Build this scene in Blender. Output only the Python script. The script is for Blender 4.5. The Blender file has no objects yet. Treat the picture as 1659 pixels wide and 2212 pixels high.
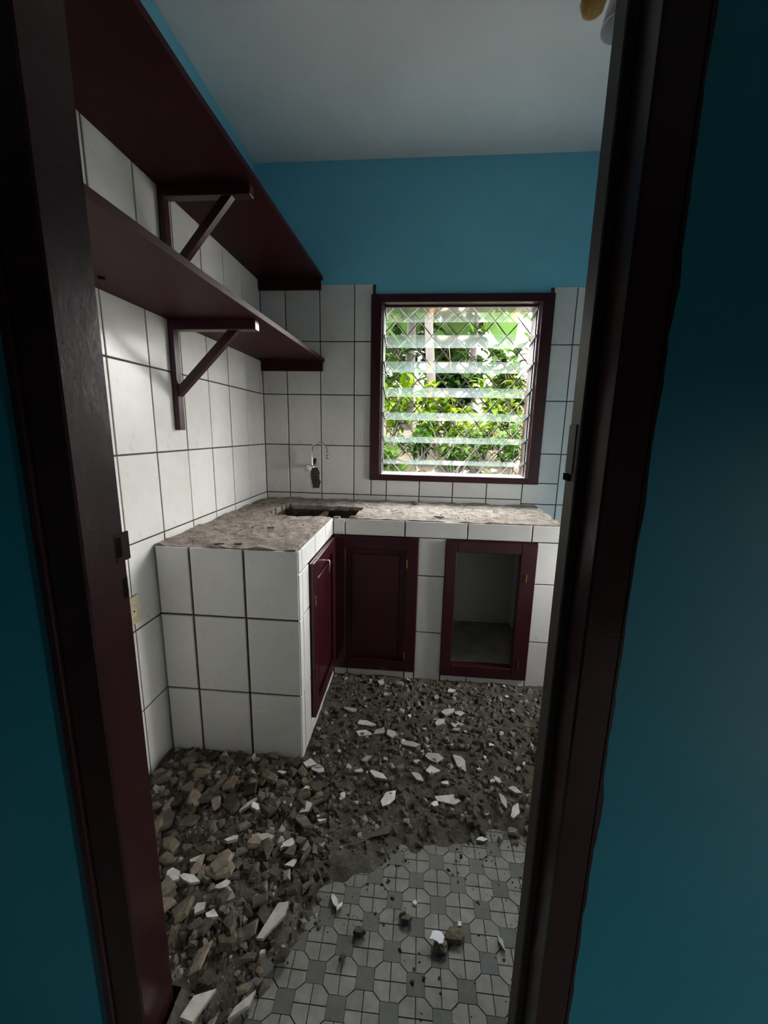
import bpy, math, random
import numpy as np
from mathutils import Vector, Matrix, Euler

sc = bpy.context.scene
# ---------------------------------------------------------------- camera
cam_d = bpy.data.cameras.new('camera')
cam = bpy.data.objects.new('camera', cam_d)
sc.collection.objects.link(cam)
cam_d.sensor_fit = 'VERTICAL'
cam_d.sensor_height = 36.0
cam_d.lens = 36.0 * 877.17 / 2212.0
cam_d.clip_start = 0.02
R = Matrix(((0.99606436, -0.03560409, 0.0811674, 0.94174),
            (0.08655208, 0.19345834, -0.97728328, 0.0),
            (0.01909278, 0.98046225, 0.19577856, 1.27098),
            (0, 0, 0, 1)))
cam.matrix_world = R
sc.camera = cam
# ---------------------------------------------------------------- sky, exposure
world = bpy.data.worlds.new('sky')
sc.world = world
world.use_nodes = True
wn = world.node_tree
bg = wn.nodes['Background']
bg.inputs['Color'].default_value = (1.0, 0.975, 0.94, 1)
bg.inputs['Strength'].default_value = 1.0
vs = sc.view_settings
vs.view_transform = 'Standard'
vs.look = 'None'
vs.gamma = 1.0
vs.use_curve_mapping = False
vs.exposure = 5.45
sc.cycles.max_bounces = 9
sc.cycles.diffuse_bounces = 8
sc.cycles.glossy_bounces = 4
sc.cycles.transparent_max_bounces = 14
sc.cycles.sample_clamp_indirect = 6.0
sc.cycles.use_denoising = True
sc.cycles.use_adaptive_sampling = True
sc.cycles.adaptive_threshold = 0.03
# daylight portals: they emit nothing, they only steer sky sampling to the openings
def portal(name, loc, rot, sx, sy):
    l = bpy.data.lights.new(name, 'AREA'); l.shape = 'RECTANGLE'; l.size = sx; l.size_y = sy
    l.cycles.is_portal = True
    o = bpy.data.objects.new(name, l); o.location = loc; o.rotation_euler = rot
    sc.collection.objects.link(o)
portal('window_portal', (1.143, 2.70, 1.49), (math.radians(-90), 0, 0), 0.95, 1.05)
portal('added_window_portal', (2.42, 1.735, .95), (0, math.radians(90), 0), .75, 0.36)
portal('hall_portal', (3.02, -.62, .6), (0, math.radians(90), 0), 1.2, 0.3)

rng = random.Random(7)
nrng = np.random.default_rng(11)
# ---------------------------------------------------------------- materials
def mat(name):
    m = bpy.data.materials.new(name); m.use_nodes = True
    return m, m.node_tree, m.node_tree.nodes['Principled BSDF']
def N(t, kind, **kw):
    n = t.nodes.new(kind)
    for k, v in kw.items(): setattr(n, k, v)
    return n
def coords(t, scale=1.0, obj=True):
    tc = N(t, 'ShaderNodeTexCoord'); mp = N(t, 'ShaderNodeMapping')
    mp.inputs['Scale'].default_value = (scale,)*3 if not isinstance(scale, tuple) else scale
    t.links.new(tc.outputs['Object'] if obj else tc.outputs['Generated'], mp.inputs['Vector'])
    return mp.outputs['Vector']
def worldpos(t, scale=1.0):
    g = N(t, 'ShaderNodeNewGeometry'); mp = N(t, 'ShaderNodeMapping')
    mp.inputs['Scale'].default_value = (scale,)*3 if not isinstance(scale, tuple) else scale
    t.links.new(g.outputs['Position'], mp.inputs['Vector'])
    return mp.outputs['Vector']
def noise(t, vec, scale, detail=4, rough=.55):
    n = N(t, 'ShaderNodeTexNoise'); n.inputs['Scale'].default_value = scale
    n.inputs['Detail'].default_value = detail; n.inputs['Roughness'].default_value = rough
    t.links.new(vec, n.inputs['Vector']); return n.outputs['Fac']
def ramp(t, fac, stops):
    r = N(t, 'ShaderNodeValToRGB'); e = r.color_ramp.elements
    while len(e) < len(stops): e.new(0.5)
    for i, (p, c) in enumerate(stops): e[i].position = p; e[i].color = (*c, 1)
    t.links.new(fac, r.inputs['Fac']); return r.outputs['Color']
def bump(t, b, h, strength, dist=.01):
    bn = N(t, 'ShaderNodeBump'); bn.inputs['Strength'].default_value = strength
    bn.inputs['Distance'].default_value = dist
    t.links.new(h, bn.inputs['Height']); t.links.new(bn.outputs['Normal'], b.inputs['Normal'])
def noisy(name, stops, scale, rough=.6, bumps=0., bscale=None, bdist=.01, detail=5, spec=.5, metal=0., coat=0.):
    m, t, b = mat(name)
    v = worldpos(t)
    f = noise(t, v, scale, detail)
    t.links.new(ramp(t, f, stops), b.inputs['Base Color'])
    b.inputs['Roughness'].default_value = rough
    b.inputs['Specular IOR Level'].default_value = spec
    b.inputs['Metallic'].default_value = metal
    b.inputs['Coat Weight'].default_value = coat
    if bumps: bump(t, b, noise(t, v, bscale or scale*3, 6, .65), bumps, bdist)
    return m
def island(name, stops, rough=.8, bumps=0., bscale=60, spec=.3):
    m, t, b = mat(name)
    g = N(t, 'ShaderNodeNewGeometry')
    c = ramp(t, g.outputs['Random Per Island'], stops)
    n = noise(t, worldpos(t), 35, 4)
    mx = N(t, 'ShaderNodeMix', data_type='RGBA', blend_type='MULTIPLY'); mx.inputs['Factor'].default_value = .6
    t.links.new(c, mx.inputs['A']); t.links.new(ramp(t, n, [(.3, (.55,.55,.55)), (.7, (1.1,1.1,1.1))]), mx.inputs['B'])
    t.links.new(mx.outputs['Result'], b.inputs['Base Color'])
    b.inputs['Roughness'].default_value = rough; b.inputs['Specular IOR Level'].default_value = spec
    if bumps: bump(t, b, noise(t, worldpos(t), bscale, 5), bumps, .004)
    return m
def perobj(name, stops, rough=.8, bumps=0., bscale=80, spec=.3, dust=.6):
    m, t, b = mat(name)
    oi = N(t, 'ShaderNodeObjectInfo')
    c = ramp(t, oi.outputs['Random'], stops)
    n = noise(t, worldpos(t), 45, 5)
    mx = N(t, 'ShaderNodeMix', data_type='RGBA', blend_type='MULTIPLY'); mx.inputs['Factor'].default_value = dust
    t.links.new(c, mx.inputs['A']); t.links.new(ramp(t, n, [(.32, (.45,.42,.38)), (.65, (1.1,1.1,1.1))]), mx.inputs['B'])
    t.links.new(mx.outputs['Result'], b.inputs['Base Color'])
    b.inputs['Roughness'].default_value = rough; b.inputs['Specular IOR Level'].default_value = spec
    if bumps: bump(t, b, noise(t, worldpos(t), bscale, 5), bumps, .004)
    return m

M = {}
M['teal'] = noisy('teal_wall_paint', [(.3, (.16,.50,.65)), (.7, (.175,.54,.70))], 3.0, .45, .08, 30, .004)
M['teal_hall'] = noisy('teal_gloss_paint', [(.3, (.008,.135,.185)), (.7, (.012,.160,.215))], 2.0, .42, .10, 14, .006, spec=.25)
M['ceiling'] = noisy('white_ceiling_paint', [(.3, (.66,.65,.66)), (.7, (.74,.73,.74))], 2.0, .8, .06, 40, .003)
M['grout'] = noisy('dark_brown_grout', [(.3, (.030,.024,.018)), (.7, (.075,.062,.05))], 30, .9)
M['plaster'] = noisy('cupboard_plaster', [(.3, (.55,.54,.52)), (.7, (.68,.67,.65))], 5, .85, .1, 60, .003)
M['cement'] = noisy('rough_cement', [(.25, (0.1700,0.1318,0.1062)), (.5, (0.3400,0.2805,0.2465)), (.75, (0.4760,0.4165,0.3825))], 26, .95, .9, 55, .012, 8, .15)
M['cement_dark'] = noisy('dark_cement', [(.3, (.045,.037,.028)), (.7, (.10,.085,.066))], 22, .95, .7, 60, .01, 7, .15)  # darker brown cement for the sink cavity and the wall patch
M['cabfloor'] = noisy('dusty_cupboard_floor', [(.3, (.20,.19,.15)), (.7, (.34,.33,.28))], 14, .9, .3, 50, .004)
def tile_mat():
    m, t, b = mat('white_glazed_tile')
    oi = N(t, 'ShaderNodeObjectInfo')
    base = ramp(t, oi.outputs['Random'], [(0, (.65,.64,.625)), (1, (.72,.71,.695))])
    v = coords(t)
    blot = noise(t, v, 17, 2, .4)
    mx = N(t, 'ShaderNodeMix', data_type='RGBA', blend_type='MULTIPLY'); mx.inputs['Factor'].default_value = 1
    t.links.new(base, mx.inputs['A'])
    t.links.new(ramp(t, blot, [(.24, (.84,.84,.85)), (.36, (1,1,1))]), mx.inputs['B'])
    dirt = noise(t, worldpos(t), 6, 6, .7)
    m2 = N(t, 'ShaderNodeMix', data_type='RGBA', blend_type='MULTIPLY'); m2.inputs['Factor'].default_value = .5
    t.links.new(mx.outputs['Result'], m2.inputs['A'])
    t.links.new(ramp(t, dirt, [(.25, (.80,.77,.72)), (.6, (1,1,1))]), m2.inputs['B'])
    t.links.new(m2.outputs['Result'], b.inputs['Base Color'])
    b.inputs['Roughness'].default_value = .22
    b.inputs['Specular IOR Level'].default_value = .2
    bump(t, b, noise(t, v, 9, 2), .05, .004)
    return m
M['tile'] = tile_mat()
M['maroon'] = noisy('maroon_gloss_paint', [(.3, (0.0300,0.0036,0.0084)), (.7, (0.0396,0.0054,0.0114))], 9, .28, .12, 40, .003)
M['maroon_shelf'] = noisy('maroon_shelf_paint', [(.3, (0.0300,0.0050,0.0075)), (.7, (0.0410,0.0075,0.0100))], 6, .5, .08, 30, .003, spec=.12)
M['frame'] = noisy('dark_maroon_door_frame_paint', [(.3, (0.0150,0.0040,0.0050)), (.7, (0.0220,0.0060,0.0070))], 12, .25, .25, 22, .004, spec=.25)
M['frame_worn'] = noisy('worn_brown_stop_paint', [(.3, (0.0135,0.0060,0.0036)), (.7, (0.0300,0.0135,0.0066))], 20, .5, .2, 50, .004)
M['black'] = noisy('black_recess', [(.3, (.004,.003,.003)), (.7, (.006,.005,.005))], 20, .9, spec=.02)
M['clip'] = noisy('dark_metal_clip', [(.3, (.02,.02,.02)), (.7, (.04,.04,.04))], 20, .5)
M['alu'] = noisy('dull_aluminium', [(.3, (.35,.35,.36)), (.7, (.55,.55,.56))], 20, .35, metal=.8)
M['chrome'] = noisy('worn_chrome', [(.3, (.55,.55,.55)), (.7, (.8,.8,.8))], 30, .18, metal=1.)
M['knobplastic'] = noisy('clear_white_plastic', [(.3, (.7,.7,.7)), (.7, (.8,.8,.8))], 20, .2)
M['brass'] = noisy('brass', [(.3, (.50,.30,.07)), (.7, (.70,.45,.13))], 30, .25, metal=1.)
M['grille'] = noisy('weathered_grille_paint', [(.3, (0.0650,0.0500,0.0450)), (.7, (0.1200,0.0950,0.0850))], 30, .6)
M['cream'] = noisy('yellowed_plastic', [(.3, (.42,.38,.25)), (.7, (.52,.47,.32))], 15, .4)
M['stone_floor'] = noisy('grey_screed', [(.3, (.07,.065,.055)), (.7, (.11,.10,.088))], 12, .9, .2, 60, .003)
M['hallfloor'] = noisy('hall_screed', [(.3, (.32,.31,.30)), (.7, (.42,.40,.38))], 8, .5)
M['bed'] = noisy('grey_brown_rubble_dust', [(.25, (0.0465,0.0403,0.0310)), (.5, (0.0930,0.0837,0.0682)), (.75, (0.1550,0.1395,0.1178))], 22, .97, .9, 70, .01, 9, .1)
def dusty(m):
    # dust trodden out from the rubble, thinning towards the doorway
    t = m.node_tree; b = t.nodes['Principled BSDF']; src = b.inputs['Base Color'].links[0].from_socket
    sx = N(t, 'ShaderNodeSeparateXYZ'); t.links.new(worldpos(t), sx.inputs[0])
    a = N(t, 'ShaderNodeMath', operation='MULTIPLY_ADD'); a.inputs[1].default_value = -.55; t.links.new(sx.outputs[0], a.inputs[0]); t.links.new(sx.outputs[1], a.inputs[2])
    n = N(t, 'ShaderNodeMath', operation='MULTIPLY_ADD'); n.inputs[1].default_value = .75; t.links.new(noise(t, worldpos(t), 11, 6, .6), n.inputs[0]); t.links.new(a.outputs[0], n.inputs[2])
    r = ramp(t, n.outputs[0], [(.62, (.12,.12,.12)), (.98, (.85,.85,.85))])
    mx = N(t, 'ShaderNodeMix', data_type='RGBA'); t.links.new(r, mx.inputs['Factor']); t.links.new(src, mx.inputs['A']); mx.inputs['B'].default_value = (.105,.095,.078,1)
    t.links.new(mx.outputs['Result'], b.inputs['Base Color']); return m
M['paletile'] = perobj('pale_cement_tile', [(0, (0.1938,0.1899,0.1744)), (1, (0.2558,0.2480,0.2325))], .55, 0, spec=.4, dust=.45)
M['darktile'] = perobj('dark_grey_cement_tile', [(0, (0.0646,0.0690,0.0673)), (1, (0.1035,0.1052,0.1018))], .55, 0, spec=.4, dust=.4)
dusty(M['paletile']); dusty(M['darktile'])
M['glaze'] = perobj('dusty_white_glaze', [(0, (.42,.41,.37)), (.5, (.55,.535,.49)), (1, (.72,.71,.68))], .45, 0, spec=.4, dust=.5)
M['body'] = perobj('tile_body_clay', [(0, (.22,.19,.15)), (1, (.36,.30,.24))], .9, .4, 90)
M['mortar'] = perobj('grey_brown_mortar', [(0, (.05,.045,.034)), (.5, (.10,.088,.068)), (1, (.165,.145,.118))], .97, .9, 110, .1)
M['tan'] = perobj('tan_mortar', [(0, (.15,.125,.092)), (.5, (.21,.175,.135)), (1, (.27,.215,.175))], .95, .8, 110, .1)
M['white_chip'] = noisy('clean_white_glaze', [(.3, (.80,.76,.85)), (.7, (.9,.88,.93))], 30, .12)
M['grit'] = island('worktop_grit', [(0, (.14,.11,.09)), (.6, (.33,.27,.235)), (1, (.55,.5,.45))], .95)
M['crumb'] = island('rubble_crumbs', [(0, (0.0490,0.0420,0.0322)), (.55, (0.1120,0.0980,0.0784)), (.85, (0.1750,0.1505,0.1225)), (1, (0.3850,0.3710,0.3430))], .95)
M['darkcrumb'] = island('dark_crumbs', [(0, (.02,.018,.014)), (1, (.07,.06,.05))], .95)
M['rubber'] = noisy('dusty_dark_strip', [(.3, (.035,.033,.028)), (.7, (.07,.065,.055))], 30, .8)
M['deadleaf'] = island('dry_leaf', [(0, (0.1225,0.0455,0.0140)), (.5, (0.1575,0.0840,0.0350)), (1, (0.2170,0.1750,0.1330))], .8)
def glass_mat():
    m, t, b = mat('dusty_louvre_glass')
    tr = N(t, 'ShaderNodeBsdfTransparent'); tr.inputs['Color'].default_value = (.92,.95,.95,1)
    gl = N(t, 'ShaderNodeBsdfGlossy'); gl.inputs['Roughness'].default_value = .05
    df = N(t, 'ShaderNodeBsdfDiffuse'); df.inputs['Color'].default_value = (.66,.84,.88,1)
    tl = N(t, 'ShaderNodeBsdfTranslucent'); tl.inputs['Color'].default_value = (.66,.84,.88,1)
    fr = N(t, 'ShaderNodeFresnel'); fr.inputs['IOR'].default_value = 1.15
    a = N(t, 'ShaderNodeMixShader'); a.inputs[0].default_value = .5
    t.links.new(df.outputs[0], a.inputs[1]); t.links.new(tl.outputs[0], a.inputs[2])
    c = N(t, 'ShaderNodeMixShader'); c.inputs[0].default_value = .07
    t.links.new(tr.outputs[0], c.inputs[1]); t.links.new(a.outputs[0], c.inputs[2])
    d = N(t, 'ShaderNodeMixShader')
    mu = N(t, 'ShaderNodeMath', operation='MULTIPLY'); mu.inputs[1].default_value = .3; t.links.new(fr.outputs[0], mu.inputs[0])
    t.links.new(mu.outputs[0], d.inputs[0]); t.links.new(c.outputs[0], d.inputs[1]); t.links.new(gl.outputs[0], d.inputs[2])
    t.links.new(d.outputs[0], t.nodes['Material Output'].inputs['Surface'])
    return m
M['glass'] = glass_mat()
def leaf_mat(name, stops, trans=.35, rough=.45):
    m, t, b = mat(name)
    g = N(t, 'ShaderNodeNewGeometry')
    c = ramp(t, g.outputs['Random Per Island'], stops)
    t.links.new(c, b.inputs['Base Color']); b.inputs['Roughness'].default_value = rough; b.inputs['Specular IOR Level'].default_value = .06
    tl = N(t, 'ShaderNodeBsdfTranslucent'); t.links.new(c, tl.inputs['Color'])
    mx = N(t, 'ShaderNodeMixShader'); mx.inputs[0].default_value = trans
    t.links.new(b.outputs[0], mx.inputs[1]); t.links.new(tl.outputs[0], mx.inputs[2])
    t.links.new(mx.outputs[0], t.nodes['Material Output'].inputs['Surface'])
    return m
M['leaf_lime'] = leaf_mat('lime_leaf', [(0, (0.0221,0.0485,0.0027)), (.5, (0.0441,0.0794,0.0033)), (1, (0.0750,0.0970,0.0023))])
M['leaf_green'] = leaf_mat('green_leaf', [(0, (0.0083,0.0239,0.0022)), (.6, (0.0184,0.0441,0.0036)), (1, (0.0312,0.0570,0.0055))])
M['leaf_dark'] = leaf_mat('dark_leaf', [(0, (0.0044,0.0125,0.0022)), (1, (0.0110,0.0250,0.0044))], .25)
M['leaf_banana'] = leaf_mat('banana_leaf', [(0, (0.0162,0.0388,0.0081)), (1, (0.0307,0.0550,0.0145))], .45, .35)
M['stem'] = noisy('plant_stem', [(.3, (0.0400,0.0320,0.0200)), (.7, (0.0880,0.0680,0.0480))], 20, .9)
M['trunk'] = noisy('pale_trunk', [(.3, (0.0139,0.0101,0.0082)), (.7, (0.0240,0.0189,0.0164))], 12, .9)
M['ground'] = noisy('earth_and_litter', [(.3, (0.0330,0.0231,0.0149)), (.5, (0.0561,0.0429,0.0264)), (.7, (0.0858,0.0660,0.0429))], 5, .95, .6, 30, .03)
M['amber'] = noisy('amber_glass', [(.3, (.30,.15,.03)), (.7, (.42,.22,.05))], 20, .12)
M['shade'] = noisy('frosted_lamp_shade', [(.3, (.42,.42,.47)), (.7, (.5,.5,.55))], 10, .4)

# ---------------------------------------------------------------- mesh helpers
def tag(o, label=None, cat=None, group=None, kind=None):
    if label: o['label'] = label
    if cat: o['category'] = cat
    if group: o['group'] = group
    if kind: o['kind'] = kind
    return o
def empty(name, loc=(0,0,0)):
    o = bpy.data.objects.new(name, None); o.location = loc; o.empty_display_size = .05
    sc.collection.objects.link(o); return o
def wloc(o):
    v = Vector((0,0,0))
    while o is not None:
        v += Vector(o.location); o = o.parent
    return v
class MB:
    def __init__(s): s.v = []; s.f = []; s.mi = []; s.sm = []
    def add(s, vs, fs, mi=0, smooth=False):
        n = len(s.v); s.v += [tuple(map(float, p)) for p in vs]
        s.f += [tuple(i+n for i in f) for f in fs]; s.mi += [mi]*len(fs); s.sm += [smooth]*len(fs)
        return s
    def box(s, x0, x1, y0, y1, z0, z1, c=0., mi=0):
        if x0 > x1: x0, x1 = x1, x0
        if y0 > y1: y0, y1 = y1, y0
        if z0 > z1: z0, z1 = z1, z0
        if not c:
            return s.add([(x0,y0,z0),(x1,y0,z0),(x1,y1,z0),(x0,y1,z0),(x0,y0,z1),(x1,y0,z1),(x1,y1,z1),(x0,y1,z1)],
                [(0,3,2,1),(4,5,6,7),(0,1,5,4),(1,2,6,5),(2,3,7,6),(3,0,4,7)], mi)
        c = min(c, (x1-x0)*.45, (y1-y0)*.45, (z1-z0)*.45)
        pts = []; idx = {}
        lo = (x0,y0,z0); hi = (x1,y1,z1)
        for sx in (0,1):
            for sy in (0,1):
                for sz in (0,1):
                    cr = [(lo,hi)[q][a] for a, q in enumerate((sx,sy,sz))]
                    inn = [cr[a] + (c if q == 0 else -c) for a, q in enumerate((sx,sy,sz))]
                    for a in range(3):
                        p = list(inn); p[a] = cr[a]
                        idx[(sx,sy,sz,a)] = len(pts); pts.append(tuple(p))
        F = []
        K = idx
        for a in range(3):
            b1, b2 = (a+1) % 3, (a+2) % 3
            for q in (0,1):
                def k(i, j):
                    t = [0,0,0]; t[a] = q; t[b1] = i; t[b2] = j; return K[(*t, a)]
                f = (k(0,0), k(1,0), k(1,1), k(0,1))
                F.append(f if q else f[::-1])
        for a in range(3):
            b1, b2 = (a+1) % 3, (a+2) % 3
            for i in (0,1):
                for j in (0,1):
                    def k(e, ax):
                        t = [0,0,0]; t[a] = e; t[b1] = i; t[b2] = j; return K[(*t, ax)]
                    f = (k(0,b1), k(1,b1), k(1,b2), k(0,b2))
                    F.append(f if i != j else f[::-1])
        for sx in (0,1):
            for sy in (0,1):
                for sz in (0,1):
                    f = tuple(K[(sx,sy,sz,a)] for a in range(3))
                    F.append(f if (sx+sy+sz) % 2 else f[::-1])
        return s.add(pts, F, mi)
    def tube(s, path, r, n=10, mi=0, cap=True):
        path = [Vector(p) for p in path]; rs = r if isinstance(r, (list, tuple)) else [r]*len(path)
        ref = None; vs = []
        for i, p in enumerate(path):
            d = (path[min(i+1, len(path)-1)] - path[max(i-1, 0)]).normalized()
            if ref is None: ref = d.orthogonal().normalized()
            ref = (ref - d*ref.dot(d)).normalized(); b = d.cross(ref)
            for k in range(n):
                a = 2*math.pi*k/n; vs.append(p + (ref*math.cos(a) + b*math.sin(a))*rs[i])
        fs = []
        for i in range(len(path)-1):
            for k in range(n):
                fs.append((i*n+k, i*n+(k+1) % n, (i+1)*n+(k+1) % n, (i+1)*n+k))
        s.add(vs, fs, mi, True)
        if cap:
            m = len(path)-1
            s.add(vs[:n], [tuple(range(n))[::-1]], mi); s.add(vs[m*n:], [tuple(range(n))], mi)
        return s
    def lathe(s, prof, c=(0,0,0), axis='z', n=20, mi=0):
        vs = []; c = Vector(c)
        for r, h in prof:
            for k in range(n):
                a = 2*math.pi*k/n
                x, y = r*math.cos(a), r*math.sin(a)
                p = {'z': (x, y, h), 'y': (x, h, -y), 'x': (h, x, y)}[axis]
                vs.append(c + Vector(p))
        fs = []
        for i in range(len(prof)-1):
            for k in range(n): fs.append((i*n+k, i*n+(k+1) % n, (i+1)*n+(k+1) % n, (i+1)*n+k))
        return s.add(vs, fs, mi, True)
    def bar(s, p, q, w, h, up=(0,0,1), mi=0):
        p, q = Vector(p), Vector(q); d = (q-p).normalized(); up = Vector(up)
        sd = d.cross(up).normalized()*w/2; u = sd.cross(d).normalized()*h/2
        vs = [e + a*sd + b*u for e in (p, q) for a, b in ((-1,-1),(1,-1),(1,1),(-1,1))]
        return s.add(vs, [(0,1,2,3)[::-1], (4,5,6,7), (0,1,5,4), (1,2,6,5), (2,3,7,6), (3,0,4,7)], mi)
    def prism(s, poly, z0, z1, mi=0, top_mi=None):
        n = len(poly)
        vs = [(x, y, z0) for x, y in poly] + [(x, y, z1) for x, y in poly]
        s.add(vs, [tuple(range(n))[::-1]] + [(i, (i+1) % n, (i+1) % n+n, i+n) for i in range(n)], mi)
        s.add(vs[n:], [tuple(range(n))], mi if top_mi is None else top_mi)
        return s
    def mesh(s, name, mats, origin=(0,0,0)):
        me = bpy.data.meshes.new(name); o = Vector(origin)
        me.from_pydata([tuple(Vector(p)-o) for p in s.v], [], s.f)
        for m in (mats if isinstance(mats, (list, tuple)) else [mats]): me.materials.append(m)
        me.polygons.foreach_set('material_index', s.mi)
        me.polygons.foreach_set('use_smooth', s.sm)
        me.update(); return me
    def build(s, name, mats, parent=None, origin=None, pin=None):
        # the vertices are in world space; origin is where the object's own pivot sits
        if origin is None:
            if parent is not None: origin = wloc(parent)
            else:
                a = np.array(s.v); lo, hi = a.min(0), a.max(0)
                origin = ((lo[0]+hi[0])/2, (lo[1]+hi[1])/2, lo[2])
        me = s.mesh(name, mats, origin)
        o = bpy.data.objects.new(name, me); sc.collection.objects.link(o)
        o.parent = parent
        o.location = Vector(origin) - (wloc(parent) if parent else Vector((0,0,0)))
        return o
def link(name, me, parent=None, loc=(0,0,0), rot=(0,0,0), scale=None):
    o = bpy.data.objects.new(name, me); sc.collection.objects.link(o)
    o.parent = parent; o.location = loc; o.rotation_euler = rot
    if scale: o.scale = scale
    return o
def struct(name, mb, m, origin=(0,0,0)):
    return tag(mb.build(name, m, None, origin), kind='structure')

# a ceramic tile, shared between tiles of one size; face towards local +Z, width on X, height on Y
TILES = {}
def tile_mesh(w, h, t=.008, m='tile', gap=.0055):
    k = (round(w, 3), round(h, 3), m, gap)
    if k not in TILES:
        a, b, c = w/2-gap/2, h/2-gap/2, .0016
        mb = MB()
        vs = [(x*a, y*b, -t) for x, y in ((-1,-1),(1,-1),(1,1),(-1,1))]
        vs += [(x*a, y*b, -c) for x, y in ((-1,-1),(1,-1),(1,1),(-1,1))]
        vs += [(x*(a-c), y*(b-c), 0) for x, y in ((-1,-1),(1,-1),(1,1),(-1,1))]
        fs = [(8,9,10,11)]
        for i in range(4):
            j = (i+1) % 4
            fs += [(i, j, j+4, i+4), (i+4, j+4, j+8, i+8)]
        TILES[k] = mb.add(vs, fs).mesh('tile', M[m])
    return TILES[k]
ROT = {'+x': Euler((math.pi/2, 0, math.pi/2)), '-y': Euler((math.pi/2, 0, 0)), '+z': Euler((0,0,0)), '-x': Euler((math.pi/2, 0, -math.pi/2))}
def lay(parent, face, at, u0, u1, z0, z1, name='tile', m='tile', gap=.0055):
    """one tile on a vertical face: u runs along Y for +x faces, along X for -y faces"""
    if u1-u0 < .008 or z1-z0 < .008: return
    cu, cz = (u0+u1)/2, (z0+z1)/2
    j = rng.uniform(-.0006, .0006)
    p = (at+j, cu, cz) if face == '+x' else (at-j, cu, cz) if face == '-x' else (cu, at-j, cz)
    r = ROT[face].copy()
    r.x += rng.uniform(-.0025, .0025); r.z += rng.uniform(-.0025, .0025)
    return link(name, tile_mesh(u1-u0, z1-z0, m=m, gap=gap), parent, Vector(p)-wloc(parent), r)
# ================================================================ THE SETTING
D = 2.449            # inner face of the back wall
ZC = 2.68            # ceiling height
TT = 2.070           # top of the wall tiles
# floors
fl = struct('floor', MB().box(-.2, 2.5, .545, D+.2, -.12, -.006), M['stone_floor'])
hf = struct('floor_hall', MB().box(-1.5, 3.2, -2.4, .545, -.12, -.004), M['hallfloor'])
# cement floor tiles: dark squares at every other node of a grid, pale octagon quarters between
QX, QY, X0, Y0, HD = .0594, .0567, .859, .722, .0212
def quarter_mesh():
    # quarter of an octagon around an odd node: corner at the node, cell on +x +y
    g = .0011
    pts = [(g, g), (QX-HD-g*.6, g), (QX-HD-g*.6, HD*.0+ .0075), (.0075, QY-HD-g*.6), (g, QY-HD-g*.6)]
    pts = [(g, g), (QX-HD, g), (QX-HD, HD*.95), (QX*.5+.006, QY*.5-.006), (HD*.95, QY-HD), (g, QY-HD)]
    pts = [(g, g), (QX-HD-g*.5, g), (QX-HD-g*.5, HD-g), (HD-g, QY-HD-g*.5), (g, QY-HD-g*.5)]
    return MB().prism(pts, -.008, 0).mesh('pale_tile', M['paletile'])
def dot_mesh():
    h = HD-.0006
    return MB().box(-h, h, -h, h, -.008, 0).mesh('dark_tile', M['darktile'])
qm, dm = quarter_mesh(), dot_mesh()
def on_clean_floor(x, y):
    # the swept corner of the floor by the doorway; rubble hides the rest
    return x > .40 and x < 1.42 and y > .55 and y < 1.22 and (x - .56) * 1.15 + (1.02 - y) > .0
cells = []
for i in range(-8, 11):
    for j in range(-4, 10):
        x, y = X0+i*QX, Y0+j*QY
        if not on_clean_floor(x, y): continue
        if (i+j) % 2 == 0: link('dark_tile', dm, fl, (x, y, rng.uniform(-.0005, .0005)))
        else:
            for sx in (1, -1):
                for sy in (1, -1): cells.append((x, y, sx, sy))
cells.sort(key=lambda c: c[1] + abs(c[0]-.9)*.15)
for k, (x, y, sx, sy) in enumerate(cells[:300]):
    link('pale_tile', qm, fl, (x, y, rng.uniform(-.0005, .0005)), scale=(sx, sy, 1))
rest = MB()
base = qm
for x, y, sx, sy in cells[300:]:
    vs = [(x+v.co.x*sx, y+v.co.y*sy, v.co.z) for v in base.vertices]
    rest.add(vs, [tuple(p.vertices) for p in base.polygons])
if rest.v: tag(rest.build('far_pale_tiles', M['paletile'], fl), kind='stuff')

# ceiling slab over kitchen and hall
struct('ceiling', MB().box(-1.6, 3.3, -2.5, D+.35, ZC, ZC+.2), M['ceiling'])
# kitchen walls
wl = struct('wall_left', MB().box(-.16, -.006, .60, D+.01, -.1, ZC), M['teal'])
tag(MB().box(-.006, -.003, .655, D, 0, 2.100).build('grout_bed', M['grout'], wl))
WX0, WX1, WZ0, WZ1 = .668, 1.620, .990, 2.000    # wall opening for the window
wb = struct('wall_back', MB().box(-.16, WX0, D+.006, D+.22, -.1, ZC).box(WX1, 2.5, D+.006, D+.22, -.1, ZC)
            .box(WX0, WX1, D+.006, D+.22, -.1, WZ0).box(WX0, WX1, D+.006, D+.22, WZ1, ZC), M['teal'])
MB().box(0, WX0, D+.003, D+.006, 0, TT).box(WX1, 2.0, D+.003, D+.006, 0, 2.045).box(WX0, WX1, D+.003, D+.006, .6, WZ0).build('grout_bed', M['grout'], wb)
SWY0, SWY1, SWZ0, SWZ1 = 1.585, 1.885, .60, 1.30      # unseen side window, added to brighten the kitchen tiles
wr = struct('wall_right', MB().box(2.2, 2.4, .55, SWY0, -.1, ZC).box(2.2, 2.4, SWY1, D+.01, -.1, ZC)
            .box(2.2, 2.4, SWY0, SWY1, -.1, SWZ0).box(2.2, 2.4, SWY0, SWY1, SWZ1, ZC), M['teal'])
w2 = empty('added_window', (2.2, (SWY0+SWY1)/2, SWZ0)); tag(w2, 'added maroon framed open window in the right kitchen wall, out of view', None, kind='structure')  # added opening, lets extra daylight into the kitchen
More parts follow.
